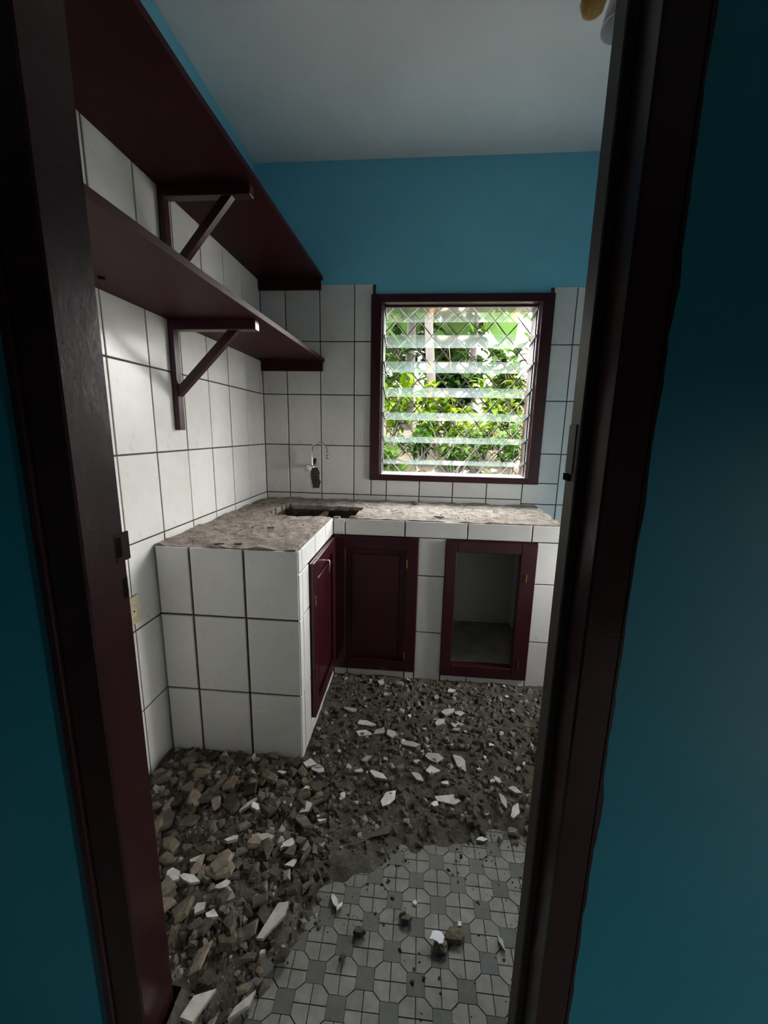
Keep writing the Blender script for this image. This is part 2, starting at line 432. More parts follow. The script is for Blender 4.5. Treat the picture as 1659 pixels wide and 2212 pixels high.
for y0, y1, z0, z1 in ((SWY0-.05, SWY0+.01, SWZ0-.05, SWZ1+.05), (SWY1-.01, SWY1+.05, SWZ0-.05, SWZ1+.05), (SWY0+.01, SWY1-.01, SWZ0-.05, SWZ0+.01), (SWY0+.01, SWY1-.01, SWZ1-.01, SWZ1+.05)):
    MB().box(2.176, 2.205, y0, y1, z0, z1, .003).build('frame_member', M['maroon'], w2)
MB().box(2.196, 2.2, .632, SWY0, 0, TT).box(2.196, 2.2, SWY1, D, 0, TT).box(2.196, 2.2, SWY0, SWY1, 0, SWZ0).box(2.196, 2.2, SWY0, SWY1, SWZ1, TT).build('tile_lining', M['tile'], wr)
# wall between kitchen and hall, with the doorway
DX0, DX1, DZ = .380, 1.228, 2.10
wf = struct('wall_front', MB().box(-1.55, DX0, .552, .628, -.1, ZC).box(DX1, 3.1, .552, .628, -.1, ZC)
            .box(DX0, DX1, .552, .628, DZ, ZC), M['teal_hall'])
MB().box(.0, DX0, .628, .632, 0, TT).box(DX1, 2.2, .628, .632, 0, TT).build('tile_lining', M['tile'], wf)
# hall behind the camera, lit through a low opening added in its right wall
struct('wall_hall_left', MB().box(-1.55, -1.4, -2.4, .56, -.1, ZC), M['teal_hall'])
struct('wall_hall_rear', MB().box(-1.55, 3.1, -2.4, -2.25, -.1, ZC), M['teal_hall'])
struct('wall_hall_right', MB().box(2.95, 3.1, -2.4, -.76, -.1, ZC).box(2.95, 3.1, -.48, .56, -.1, ZC).box(2.95, 3.1, -.76, -.48, 1.15, ZC), M['teal_hall'])  # gap kept low so the hall wall is brighter below

# ---- wall tiles
LZ = [0, .280, .584, .884, 1.179, 1.474, 1.770, 2.104]
LY = [.655, .804, 1.004, 1.204, 1.404, 1.604, 1.804, 2.004, 2.204, 2.404, D]
for a, b in zip(LY, LY[1:]):
    for c, d in zip(LZ, LZ[1:]):
        if a > 1.33 and d < .8: continue      # behind the counter
        lay(wl, '+x', 0, a, b, c, d)
BX = [0, .149, .349, .549, .749, .949, 1.149, 1.349, 1.5565]
BZ = [.600, .884, 1.179, 1.474, 1.770, 2.073]
for a, b in zip(BX, BX[1:]):
    for c, d in zip(BZ, BZ[1:]):
        x0, x1, z0, z1 = a, b, c, d
        if x1 > .66 and z1 > .99:
            if x0 > .66: 
                if z0 > .99: continue
                z1 = min(z1, .985)
            elif z0 > .95: x1 = min(x1, .655)
            else:
                lay(wb, '-y', D, x0, .655, .884, 1.179); lay(wb, '-y', D, .655, x1, .884, .985); continue
        lay(wb, '-y', D, x0, x1, z0, z1)
RZ = [0, .262, .562, .860, 1.157, 1.454, 1.755, 2.050]
for c, d in zip(RZ, RZ[1:]):
    if c > .8 and c < 1.1:
        lay(wb, '-y', D, 1.5565, 1.760, .860, .985); lay(wb, '-y', D, 1.636, 1.760, .985, 1.157)
    else: lay(wb, '-y', D, 1.636 if c > .9 else 1.5565, 1.760, c, d)
    lay(wb, '-y', D, 1.760, 1.960, c, d)

# ================================================================ DOOR FRAME
df = empty('door_1', (.80, .59, 0)); tag(df, 'dark maroon timber door frame around the open doorway', None, kind='structure')
def wavy_edge(mb, x, y0, y1, sgn, m=0):
    # ragged lip of paint and plaster where the frame meets the wall
    zs = np.arange(0, 2.1, .018); w = .002+.004*np.abs(nrng.normal(size=len(zs)))
    w = np.convolve(w, np.ones(3)/3, 'same')
    vs = []; fs = []
    for z, q in zip(zs, w):
        vs += [(x, y0, z), (x+sgn*q, y0, z), (x+sgn*q, y1, z)]
    for i in range(len(zs)-1):
        a = i*3; fs += [(a, a+1, a+4, a+3), (a+1, a+2, a+5, a+4)]
    mb.add(vs, fs if sgn > 0 else [f[::-1] for f in fs])
jl = MB().box(.3815, .4416, .5475, .635, 0, DZ, .003); wavy_edge(jl, .3825, .5477, .556, -1)
jl.build('jamb', M['frame'], df)
jr = MB().box(1.1767, 1.226, .5353, .635, 0, DZ, .003); wavy_edge(jr, 1.225, .5355, .556, 1)
jr.build('jamb', M['frame'], df)
MB().box(1.163, 1.178, .595, .635, 0, DZ-.05, .002).build('door_stop', M['frame_worn'], df)
MB().box(.3815, 1.226, .5475, .635, DZ-.055, DZ, .003).build('frame_head', M['frame'], df)
MB().box(.366, .3815, .5425, .5535, 0, DZ, .002).build('cover_strip', M['frame'], df)
# keep hole and lips in the left jamb, hinge plate on the right stop
MB().box(.4405, .4430, .612, .645, 1.043, 1.093, .001).build('strike_plate', M['frame'], df)
for z0, z1, y in ((1.052, 1.086, .619), (.978, 1.013, .626)):
    MB().box(.4395, .4433 if z0 > 1.03 else .4418, y-.006, y+.006, z0, z1).build('keep_hole', M['black'], df)
hp = MB().box(1.1612, 1.1640, .606, .634, 1.215, 1.285, .001).build('hinge_plate', M['clip'], df)
MB().box(1.1606, 1.1640, .612, .637, 1.204, 1.214).build('hinge_recess', M['black'], df)

# ================================================================ WINDOW
win = empty('window_1', (1.145, D, .98)); tag(win, 'maroon framed glass louvre window with a diamond grille', None, kind='structure')
def frame_side(x0, x1, z0, z1, nm='frame_member'):
    MB().box(x0, x1, D-.018, D+.012, z0, z1, .003).build(nm, M['maroon'], win)
FX0, FX1, FZ0, FZ1 = .646, 1.642, .978, 2.016
IX0, IX1, IZ0, IZ1 = .706, 1.578, 1.014, 1.972
frame_side(FX0, IX0, FZ0, FZ1); frame_side(IX1, FX1, FZ0, FZ1)
frame_side(IX0, IX1, FZ0, IZ0); frame_side(IX0, IX1, IZ1, FZ1)
# lining of the reveal
MB().box(WX0, IX0, D+.012, D+.20, WZ0, WZ1).build('reveal_lining', M['maroon'], win)
MB().box(IX1, WX1, D+.012, D+.20, WZ0, WZ1).build('reveal_lining', M['maroon'], win)
MB().box(IX0, IX1, D+.012, D+.20, WZ0, IZ0-.002, .002).build('window_sill', M['plaster'], win)
MB().box(IX0, IX1, D+.012, D+.20, IZ1+.002, WZ1, .002).build('reveal_lining', M['maroon'], win)
MB().box(IX0, IX1, D+.05, D+.085, IZ1-.007, IZ1+.003, .002).build('head_rail', M['maroon'], win)
for s, x in ((1, IX0+.006), (-1, IX1-.006)):
    MB().box(x-.006, x+.006, D+.010, D+.022, IZ0, IZ1-.01, .001).build('side_channel', M['alu'], win)
    MB().box(x-.005, x+.007 if s > 0 else x+.005, D+.055, D+.10, IZ0, IZ1-.01, .001).build('side_channel', M['clip'], win)
BLZ = [1.951, 1.806, 1.662, 1.518, 1.377, 1.238, 1.102]
tilt = .035
for z in BLZ:
    p, q = (0, D+.008, z), (0, D+.172, z-tilt)
    b = MB().bar(((IX0+IX1)/2, p[1], p[2]), ((IX0+IX1)/2, q[1], q[2]), IX1-IX0-.030, .005)
    b.build('glass_blade', M['glass'], win)
    for x in (IX0+.016, IX1-.016):
        MB().bar((x, p[1]+.001, p[2]-.001), (x, q[1]-.03, q[2]+.004), .006, .014).build('blade_clip', M['clip'], win)
MB().tube([(IX0+.012, D+.006, 1.60), (IX0+.012, D-.012, 1.592), (IX0+.03, D-.02, 1.588)], .003, 6).build('crank_lever', M['alu'], win)
# diamond grille on the outside, two families of flat bars
gy = D+.205
CXs, PX, PZ = 1.143, .150, .172
def clip_line(x, z, dx, dz):
    t0, t1 = -9, 9
    for v, d, lo, hi in ((x, dx, IX0-.03, IX1+.03), (z, dz, IZ0-.03, IZ1+.03)):
        a, b = (lo-v)/d, (hi-v)/d
        if a > b: a, b = b, a
        t0, t1 = max(t0, a), min(t1, b)
    return t0, t1
for sg, yo in ((1, 0), (-1, .009)):
    for k in range(-14, 15):
        x, z = CXs + k*PX, 1.50
        t0, t1 = clip_line(x, z, PX*sg, PZ)
        if t1-t0 < .15: continue
        MB().bar((x+PX*sg*t0, gy+yo, z+PZ*t0), (x+PX*sg*t1, gy+yo, z+PZ*t1), .0065, .009, (0,1,0)).build('grille_bar', M['grille'], win)
MB().box(IX0-.03, IX1+.03, gy-.008, gy+.02, IZ0-.03, IZ0-.012).box(IX0-.03, IX1+.03, gy-.008, gy+.02, IZ1+.012, IZ1+.03)\
    .box(IX0-.03, IX0-.012, gy-.008, gy+.02, IZ0-.03, IZ1+.03).box(IX1+.012, IX1+.03, gy-.008, gy+.02, IZ0-.03, IZ1+.03).build('grille_frame', M['grille'], win)

# ================================================================ SHELVES
def shelf(nm, label, x1, z0, th, Yb, cz):
    s = empty(nm, (.18, 1.5, z0)); tag(s, label, 'shelf')
    MB().prism([(.002,.66), (x1-.021,.66), (x1-.021,1.15), (x1,D-.002), (.002,D-.002)], z0, z0+th).build('board', M['maroon_shelf'], s)
    MB().box(.002, x1-.010, D-.026, D-.002, cz, z0, .002).build('wall_cleat', M['maroon_shelf'], s)
    return s
up = shelf('wall_shelf', 'upper of the two maroon wall shelves, fixed where the tiles end', .370, 2.092, .020, 0, 2.040)
lo = shelf('wall_shelf', 'lower of the two maroon wall shelves, at the height of the window', .375, 1.658, .019, 0, 1.604)
def bracket(s, z0, zbot, arm, zt, nm='bracket'):
    b = empty(nm, Vector((0, 1.543, zbot))-wloc(s)); b.parent = s
    y0, y1 = 1.524, 1.562
    MB().box(.001, .021, y0, y1, zbot, z0, .002).build('upright', M['maroon'], b)
    MB().box(.021, arm, y0, y1, z0-.036, z0, .002).build('arm', M['maroon'], b)
    MB().bar((.014, (y0+y1)/2, zt), (arm-.075, (y0+y1)/2, z0-.024), .026, .028, (0,0,1)).build('diagonal_brace', M['maroon'], b)
bracket(lo, 1.658, 1.259, .335, 1.395)
bracket(up, 2.092, 1.684, .335, 1.80)
MB().lathe([(.0,0),(.009,0),(.009,-.004),(0,-.004)], (.081, 1.113, 1.659), n=10).build('knot_hole', M['black'], lo)

# ================================================================ COUNTER
ct = empty('kitchen_counter', (.55, 1.9, 0)); tag(ct, 'low L-shaped counter clad in white tiles with maroon cupboard doors', 'counter')
XR, YE, YF, CXR, HT = .535, 1.330, 1.905, 1.655, .832
core = MB()
core.box(.003, XR-.008, YE+.008, YE+.09, 0, HT)                         # end wall
core.box(XR-.09, XR-.008, YE+.09, 1.462, 0, HT)                          # post by the side door
core.box(XR-.09, XR-.008, 1.462, YF, .768, HT).box(XR-.09, XR-.008, 1.462, YF, 0, .085)
core.box(XR-.09, .560, YF+.008, YF+.09, 0, HT)
core.box(.560, .945, YF+.008, YF+.09, .768, HT).box(.560, .945, YF+.008, YF+.09, 0, .055)
core.box(.945, 1.095, YF+.008, YF+.09, 0, HT)
core.box(1.095, 1.505, YF+.008, YF+.09, .762, HT).box(1.095, 1.505, YF+.008, YF+.09, 0, .050)
core.box(1.505, CXR-.008, YF+.008, YF+.09, 0, HT).box(1.55, CXR-.008, YF+.09, D-.01, 0, HT)
core.build('masonry_core', M['grout'], ct)
MB().box(1.045, 1.05, YF+.09, D-.012, .05, HT).box(1.545, 1.549, YF+.09, D-.012, .05, HT).box(1.05, 1.545, D-.02, D-.012, .05, HT)\
    .build('cupboard_lining', M['plaster'], ct)
MB().box(1.05, 1.545, YF+.01, D-.02, .04, .098).build('cupboard_floor', M['cabfloor'], ct)
# tiles on the end, the side, the fronts
for a, b in zip([.004, .1325, .3335, XR], [.1325, .3335, XR]):
    for c, d in zip([0, .284, .590, .853], [.284, .590, .853]): lay(ct, '-y', YE, a, b, c, d, gap=.0085)
for c, d in zip([0, .284, .590, .768], [.284, .590, .768]):
    lay(ct, '+x', XR, YE, 1.372, c, d); lay(ct, '+x', XR, 1.372, 1.458, c, d)
for a, b in zip([YE, 1.372, 1.56, 1.75, YF], [1.372, 1.56, 1.75, YF]): lay(ct, '+x', XR, a, b, .768, .853)
for a, b in zip([1.458, 1.66, YF], [1.66, YF]): lay(ct, '+x', XR, a, b, 0, .082)
TX = [XR, .594, .887, 1.185, 1.485, CXR]
for a, b in zip(TX, TX[1:]): lay(ct, '-y', YF, a, b, .768, .850)
for c, d in zip([0, .276, .576, .768], [.276, .576, .768]): lay(ct, '-y', YF, .953, 1.088, c, d)
for c, d in zip([0, .258, .560, .768], [.258, .560, .768]): lay(ct, '-y', YF, 1.512, CXR, c, d)
for a, b in zip([XR, .604, .903, .953], [.604, .903, .953]): lay(ct, '-y', YF, a, b, 0, .056)
for a, b in zip([1.088, 1.222, 1.512], [1.222, 1.512]): lay(ct, '-y', YF, a, b, 0, .050)
for a, b in zip([YF, 2.1, 2.3, D-.01], [2.1, 2.3, D-.01]):
    for c, d in zip([0, .276, .576, .832], [.276, .576, .832]): lay(ct, '+x', CXR, a, b, c, d)
# closed front door
def panel_door(nm, face, a0, a1, z0, z1, at):
    """panelled door; a runs on X (front) or Y (side); at = outer face of the wall"""
    def bx(mb, u0, u1, w0, w1, p0, p1, c=.002):
        return mb.box(u0, u1, at-p1, at-p0, w0, w1, c) if face == '-y' else mb.box(at+p0, at+p1, u0, u1, w0, w1, c)
    d = bx(MB(), a0, a1, z0, z1, -.020, .004).build(nm, M['maroon'], ct)
    s = .058
    for u0, u1, w0, w1, n in ((a0, a0+s, z0, z1, 'stile'), (a1-s, a1, z0, z1, 'stile'), (a0+s, a1-s, z1-s, z1, 'rail'), (a0+s, a1-s, z0, z0+s, 'rail')):
        bx(MB(), u0, u1, w0, w1, .004, .018).build(n, M['maroon'], d)
    q = s+.030
    bx(MB(), a0+q, a1-q, z0+q, z1-q, .004, .013, .006).build('raised_panel', M['maroon'], d)
    return d, bx
d1, bx1 = panel_door('cupboard_door', '-y', .541, .955, .060, .766, YF)
for z in (.640, .150): bx1(MB(), .898, .904, z-.022, z+.022, .018, .022, .001).build('hinge', M['brass'], d1)
d2, bx2 = panel_door('cupboard_door', '+x', 1.463, 1.878, .092, .764, XR)
for z in (.605,): bx2(MB(), 1.475, 1.481, z-.02, z+.02, .018, .023, .001).build('hinge', M['brass'], d2)
hd = MB().tube([(XR+.018, 1.66, .715), (XR+.034, 1.66, .715), (XR+.036, 1.66, .708), (XR+.036, 1.66, .672), (XR+.034, 1.66, .665), (XR+.018, 1.66, .665)], .0035, 8)
hd.build('handle', M['chrome'], d2)
# open door frame, no door leaf
fo = empty('door_surround', Vector((1.30, YF, .05))-wloc(ct)); fo.parent = ct
for x0, x1, z0, z1, n in ((1.085, 1.140, .052, .764, 'stile'), (1.440, 1.514, .052, .764, 'stile'), (1.140, 1.440, .709, .764, 'rail'), (1.140, 1.440, .052, .114, 'rail')):
    MB().box(x0, x1, YF-.016, YF+.03, z0, z1, .003).build(n, M['maroon'], fo)
for z in (.595, .145): MB().box(1.468, 1.473, YF-.020, YF-.015, z-.02, z+.02, .001).build('hinge', M['brass'], fo)

# ---- rough cement worktop with the broken sink opening
SX0, SX1, SY0, SY1 = .205, .632, 1.925, 2.205
def worktop():
    # outer outline and hole as a grid height field, cells dropped in the hole
    n = .0115
    xs = np.arange(.004, 1.70, n); ys = np.arange(YE+.010, D-.004, n)
    nx, ny = len(xs), len(ys)
    X, Y = np.meshgrid(xs, ys, indexing='ij')
    g = nrng.normal(size=(nx, ny))
    def blur(a, k):
        for _ in range(k):
            p = np.pad(a, 1, mode='edge'); a = (p[:-2,1:-1]+p[2:,1:-1]+p[1:-1,:-2]+p[1:-1,2:]+p[1:-1,1:-1])/5
        return a
    h1 = blur(g, 2); h1 /= h1.std(); h2 = blur(nrng.normal(size=(nx, ny)), 14); h2 /= h2.std()
    Z = .853 + .0016*h1 + .0022*h2
    jag = blur(nrng.normal(size=(nx, ny)), 4); jag = jag/jag.std()*.006
    inside = (((X < XR-.006) | (Y > YF+.008)) & (X < CXR - (D-Y)*.05 + jag - np.clip((Y-2.33)*.2, 0, 1)))
    hole = (X > SX0+jag) & (X < SX1+jag+np.clip(Y-2.05, 0, .2)*.1) & (Y > SY0+jag) & (Y < SY1+jag)
    keep = inside & ~hole
    mb = MB(); vid = -np.ones((nx, ny, 2), int); vs = []
    def vert(i, j, b):
        if vid[i, j, b] < 0:
            vid[i, j, b] = len(vs); vs.append((X[i,j], Y[i,j], Z[i,j] if b == 0 else .828))
        return vid[i, j, b]
    fs = []
    K = keep[:-1,:-1] & keep[1:,:-1] & keep[:-1,1:] & keep[1:,1:]
    for i in range(nx-1):
        for j in range(ny-1):
            if not K[i,j]: continue
            a, b, c, d = (i,j),(i+1,j),(i+1,j+1),(i,j+1)
            fs.append(tuple(vert(*q, 0) for q in (a,b,c,d)))
            fs.append(tuple(vert(*q, 1) for q in (d,c,b,a)))
            for (p, q), (di, dj) in (((a,b),(0,-1)), ((b,c),(1,0)), ((c,d),(0,1)), ((d,a),(-1,0))):
                ii, jj = i+di, j+dj
                if not (0 <= ii < nx-1 and 0 <= jj < ny-1 and K[ii,jj]):
                    fs.append((vert(*p,1), vert(*q,1), vert(*q,0), vert(*p,0)))
    mb.add(vs, fs); return mb
wt = worktop().build('worktop', M['cement'], None, (.55, 1.9, .828))
tag(wt, 'stripped rough cement worktop with a broken hole for the sink', 'worktop')
# cavity under the opening
cv = MB().box(SX0-.03, SX0-.01, SY0-.006, SY1+.03, .60, .828).box(SX1+.01, SX1+.03, SY0-.006, SY1+.03, .60, .828)
cv.box(SX0-.03, SX1+.03, SY1+.01, SY1+.03, .60, .828).box(SX0-.03, SX1+.03, SY0-.008, SY0-.002, .60, .828).box(SX0-.03, SX1+.03, SY0-.006, SY1+.03, .58, .60)
cv.box(.425, .450, SY0+.10, SY1+.01, .62, .825)
cv.build('sink_cavity', M['cement_dark'], wt)
def blob(mb, c, r, n=9, flat=.6, mi=0, seed=None):
    rr = random.Random(seed if seed is not None else rng.random())
    vs = []; c = Vector(c)
    rings = 5
    for i in range(rings):
        ph = math.pi*(i+.5)/rings
        for k in range(n):
            a = 2*math.pi*k/n; q = r*(.75+.5*rr.random())
            vs.append(c + Vector((q*math.sin(ph)*math.cos(a), q*math.sin(ph)*math.sin(a), q*flat*math.cos(ph))))
    fs = [tuple(range(n))[::-1], tuple(range((rings-1)*n, rings*n))]
    fs = [tuple(range(n)), tuple(range((rings-1)*n, rings*n))[::-1]]
    for i in range(rings-1):
        for k in range(n): fs.append((i*n+k, (i+1)*n+k, (i+1)*n+(k+1) % n, i*n+(k+1) % n))
    return mb.add(vs, fs, mi)
# ---- small things on the worktop
tb = blob(MB(), (.925, 2.33, .866), .020, flat=.55, seed=3)
o = tb.build('broken_lump', M['tan']); tag(o, 'small reddish lump on the worktop below the window', 'rubble')
MB().add([(.910,2.325,.878),(.925,2.322,.898),(.930,2.336,.880)], [(0,1,2),(2,1,0)]).build('white_flake', M['glaze'], o)
def flake(nm, label, cat, c, L, w, ang, m, th=.004):
    mb = MB(); pts = []
    for k in range(9):
        a = 2*math.pi*k/9; q = .8+.35*rng.random()
        x, y = L/2*math.cos(a)*q, w/2*math.sin(a)*q
        pts.append((c[0]+x*math.cos(ang)-y*math.sin(ang), c[1]+x*math.sin(ang)+y*math.cos(ang)))
    mb.prism(pts, c[2], c[2]+th)
    o = mb.build(nm, M[m]); return tag(o, label, cat)
flake('dry_leaf', 'dark curled leaf lying on the left arm of the worktop', 'leaf', (.325, 1.63, .858), .035, .016, .5, 'rubber')
flake('dry_leaf', 'dark brown leaf at the front edge of the worktop under the window', 'leaf', (1.05, 1.985, .858), .05, .018, -.3, 'rubber')
flake('mortar_flake', 'dark flake at the near edge of the left worktop arm', 'rubble', (.235, 1.362, .856), .035, .014, .2, 'mortar', .005)
flake('mortar_flake', 'dark flake near the tiled front corner of the left worktop arm', 'rubble', (.30, 1.372, .856), .03, .012, .1, 'mortar', .005)
tag(flake('paper_scrap', 'small tan scrap hanging over the worktop edge beside the sink hole', 'scrap', (.640, 1.913, .858), .05, .03, .3, 'tan'))

# ================================================================ TAP, PATCH, SOCKET, LAMP
tp = empty('tap', (.30, D, 1.045)); tag(tp, 'chrome swan-neck tap on the tiled wall above the sink hole', 'tap')
MB().lathe([(0,.0),(.020,0),(.020,-.006),(.011,-.010),(.011,-.055),(0,-.055)], (.303, D, 1.050), 'y', 14).build('wall_body', M['chrome'], tp)
MB().lathe([(0,-.078),(.015,-.078),(.021,-.072),(.021,-.062),(.008,-.058),(.006,-.045),(0,-.045)], (.284, D, 1.043), 'y', 16).build('knob', M['knobplastic'], tp)
MB().lathe([(0,-.080),(.007,-.080),(.007,-.077),(0,-.077)], (.284, D, 1.043), 'y', 12).build('knob_cap', M['chrome'], tp)
pth = [(.302, D-.045, 1.05), (.301, D-.045, 1.10), (.302, D-.047, 1.14)]
for k in range(1, 11):
    a = math.pi*k/10; pth.append((.302+.052*(1-math.cos(a)), D-.047-.05*k/10, 1.14+.055*math.sin(a)))
pth.append((.408, D-.10, 1.118))
MB().tube(pth, .0065, 10).build('spout', M['chrome'], tp)
MB().lathe([(0,0),(.0095,0),(.0095,.022),(0,.022)], (.408, D-.10, 1.105), n=12).build('aerator', M['chrome'], tp)
def ragged(poly, seed, k=4, amp=.004):
    r = random.Random(seed); out = []
    for i, p in enumerate(poly):
        q = poly[(i+1) % len(poly)]
        for j in range(k):
            t = j/k; out.append((p[0]+(q[0]-p[0])*t+r.uniform(-amp, amp), p[1]+(q[1]-p[1])*t+r.uniform(-amp, amp)))
    return out
pp = ragged([(.302,1.098),(.316,1.098),(.316,1.060),(.338,1.010),(.334,.975),(.342,.955),(.336,.917),(.292,.918),(.290,.960),(.282,1.0),(.285,1.025),(.300,1.05)], 5, 4, .003)
mb = MB(); n = len(pp)
mb.add([(x, D-.0025, z) for x, z in pp] + [(x, D+.002, z) for x, z in pp], [tuple(range(n))] + [(i, i+n, (i+1) % n+n, (i+1) % n) for i in range(n)])
mb.build('mortar_patch', M['cement_dark'], wb)
so = empty('wall_socket', (0, 1.175, .66)); tag(so, 'yellowed square wall socket on the tiles beside the left door jamb', 'socket')
MB().box(.001, .010, 1.128, 1.226, .615, .712, .003).build('face_plate', M['cream'], so)
MB().lathe([(0,.0105),(.018,.0105),(.020,.012),(.026,.012),(.026,.009)], (0, 1.182, .662), 'x', 18).build('socket_rim', M['cream'], so)
for dy in (-.0095, .0095): MB().lathe([(0,.0115),(.003,.0115),(.003,.010)], (0, 1.182+dy, .662), 'x', 8).build('pin_hole', M['black'], so)
lp = empty('ceiling_lamp', (1.53, 1.55, ZC-.02)); tag(lp, 'gilded ceiling lamp with amber glass ball and frosted shade', 'lamp')
MB().lathe([(0,0),(.07,0),(.065,-.02),(.03,-.03),(.02,-.06),(.03,-.09),(.018,-.12),(.0,-.125)], (1.53, 1.55, ZC), n=20).build('ceiling_rose', M['brass'], lp)
MB().lathe([(0,.036),(.014,.035),(.029,.024),(.037,0),(.029,-.024),(.014,-.035),(.004,-.042),(0,-.045)], (1.402, 1.50, 2.512), n=20).build('amber_ball', M['amber'], lp)
MB().tube([(1.53,1.55,ZC-.10), (1.49,1.53,2.585), (1.44,1.51,2.58), (1.402,1.50,2.545)], .009, 8).build('arm', M['brass'], lp)
MB().tube([(1.53,1.55,ZC-.10), (1.56,1.56,2.645), (1.52,1.56,2.625)], .009, 8).build('arm', M['brass'], lp)
MB().lathe([(.016,.05),(.030,.045),(.042,.0),(.055,-.045),(.064,-.085),(.061,-.085),(.052,-.045),(.039,0),(.027,.04)], (1.515, 1.56, 2.580), n=24).build('glass_shade', M['shade'], lp)
# ================================================================ RUBBLE
def vnoise(seed, n=64):
    r = np.random.default_rng(seed); T = r.random((n, n))
    def f(x, y):
        xi, yi = math.floor(x), math.floor(y); fx, fy = x-xi, y-yi
        fx, fy = fx*fx*(3-2*fx), fy*fy*(3-2*fy)
        a, b = T[xi % n, yi % n], T[(xi+1) % n, yi % n]; c, d = T[xi % n, (yi+1) % n], T[(xi+1) % n, (yi+1) % n]
        return (a*(1-fx)+b*fx)*(1-fy)+(c*(1-fx)+d*fx)*fy
    return f
n1, n2, n3 = vnoise(1), vnoise(2), vnoise(3)
EDGE = [(.50,.56),(.565,.66),(.64,.76),(.71,.88),(.80,.98),(.92,1.06),(1.10,1.10),(1.45,1.12)]
def edge_dist(x, y):
    """rough signed distance into the rubble from the swept floor's edge"""
    best = 9
    for (ax, ay), (bx, by) in zip(EDGE, EDGE[1:]):
        t = max(0, min(1, ((x-ax)*(bx-ax)+(y-ay)*(by-ay))/((bx-ax)**2+(by-ay)**2)))
        px, py = ax+t*(bx-ax), ay+t*(by-ay); d = math.hypot(x-px, y-py)
        if d < abs(best):
            s = (bx-ax)*(y-py)-(by-ay)*(x-px)
            best = d if s > 0 else -d
    return best
def bedh(x, y):
    e = edge_dist(x, y) + (n1(x*9, y*9)-.5)*.10 + (n2(x*31, y*31)-.5)*.04
    if e < -.02: return -.010
    k = min(1, (e+.02)/.10)
    heap = .040*math.exp(-((x-.30)/.26)**2-((y-.90)/.33)**2)
    return -.004 + k*(.009 + .010*n1(x*14+5, y*14) + .008*n2(x*37, y*37)*1 + .005*n3(x*80, y*80) + heap)
xs = np.arange(.002, 1.72, .0125); ys = np.arange(.56, 1.925, .0125)
ys = ys
vs = []; fs = []
for x in xs:
    for y in ys:
        h = bedh(x, y)
        vs.append((x, y, h))
ny = len(ys)
for i in range(len(xs)-1):
    for j in range(ny-1):
        x, y = xs[i], ys[j]
        if x < XR-.012 and y > YE-.012: continue            # under the counter
        if y > YF-.02+.02: continue
        if y < .64 and x < .44: continue                    # inside the left jamb and wall
        q = (i*ny+j, (i+1)*ny+j, (i+1)*ny+j+1, i*ny+j+1)
        if max(vs[k][2] for k in q) < -.004: continue
        fs.append(q)
bed = MB().add(vs, fs, 0, True).build('rubble_dust', M['bed'], None, (.8, 1.3, 0))
tag(bed, 'grey brown mortar dust spread over the kitchen floor', 'dust', kind='stuff')

def shard_mesh(seed, kind):
    r = random.Random(seed); n = r.choice([3, 4, 4, 5, 5, 6]) if kind == 'W' else r.choice([4, 4, 5, 5, 6])
    an = sorted(2*math.pi*(k+r.uniform(-.33, .33))/n for k in range(n))
    poly = [(math.cos(a)*.5*r.uniform(.8, 1.12), math.sin(a)*.5*r.uniform(.8, 1.12)) for a in an]
    lo = min(p[0] for p in poly); hi = max(p[0] for p in poly); l2 = min(p[1] for p in poly); h2 = max(p[1] for p in poly)
    poly = [((p[0]-lo)/(hi-lo)-.5, (p[1]-l2)/(h2-l2)-.5) for p in poly]
    mb = MB()
    if kind == 'W':
        t = .0085
        mb.prism(poly, 0, t, 1, 0)
        return mb.mesh('tile_shard', [M['glaze'], M['body']])
    t = r.uniform(.009, .020)
    top = [(p[0]*r.uniform(.78, .97), p[1]*r.uniform(.78, .97), t*r.uniform(.8, 1.1)) for p in poly]
    mid = [(p[0], p[1], t*r.uniform(.25, .55)) for p in poly]
    bot = [(p[0]*.85, p[1]*.85, 0) for p in poly]
    k = len(poly); c = (r.uniform(-.1, .1), r.uniform(-.1, .1), t*r.uniform(.95, 1.1))
    vs = bot + mid + top + [c]
    fs = [tuple(range(k))[::-1]]
    for i in range(k):
        j = (i+1) % k
        fs += [(i, j, j+k, i+k), (i+k, j+k, j+2*k, i+2*k), (i+2*k, j+2*k, 3*k)]
    mb.add(vs, fs)
    return mb.mesh('mortar_chunk', M['mortar'] if kind == 'M' else M['tan'])
VAR = {k: [shard_mesh(100*i+ord(k), k) for i in range(12)] for k in 'WMT'}
NM = {'W': 'tile_shard', 'M': 'mortar_chunk', 'T': 'mortar_chunk'}
def frag(kind, x, y, L, w, ang, tiltx=0, tilty=0, lift=0, label=None, cat=None, group=None, mesh=None, nm=None):
    z = max(bedh(x, y), 0)
    me = mesh or VAR[kind][rng.randrange(12)]
    o = link(nm or NM[kind], me, None, (x, y, z+lift), (tiltx, tilty, ang), (L, w, 1))
    return tag(o, label, cat or ('tile shard' if kind == 'W' else 'mortar chunk'), group)
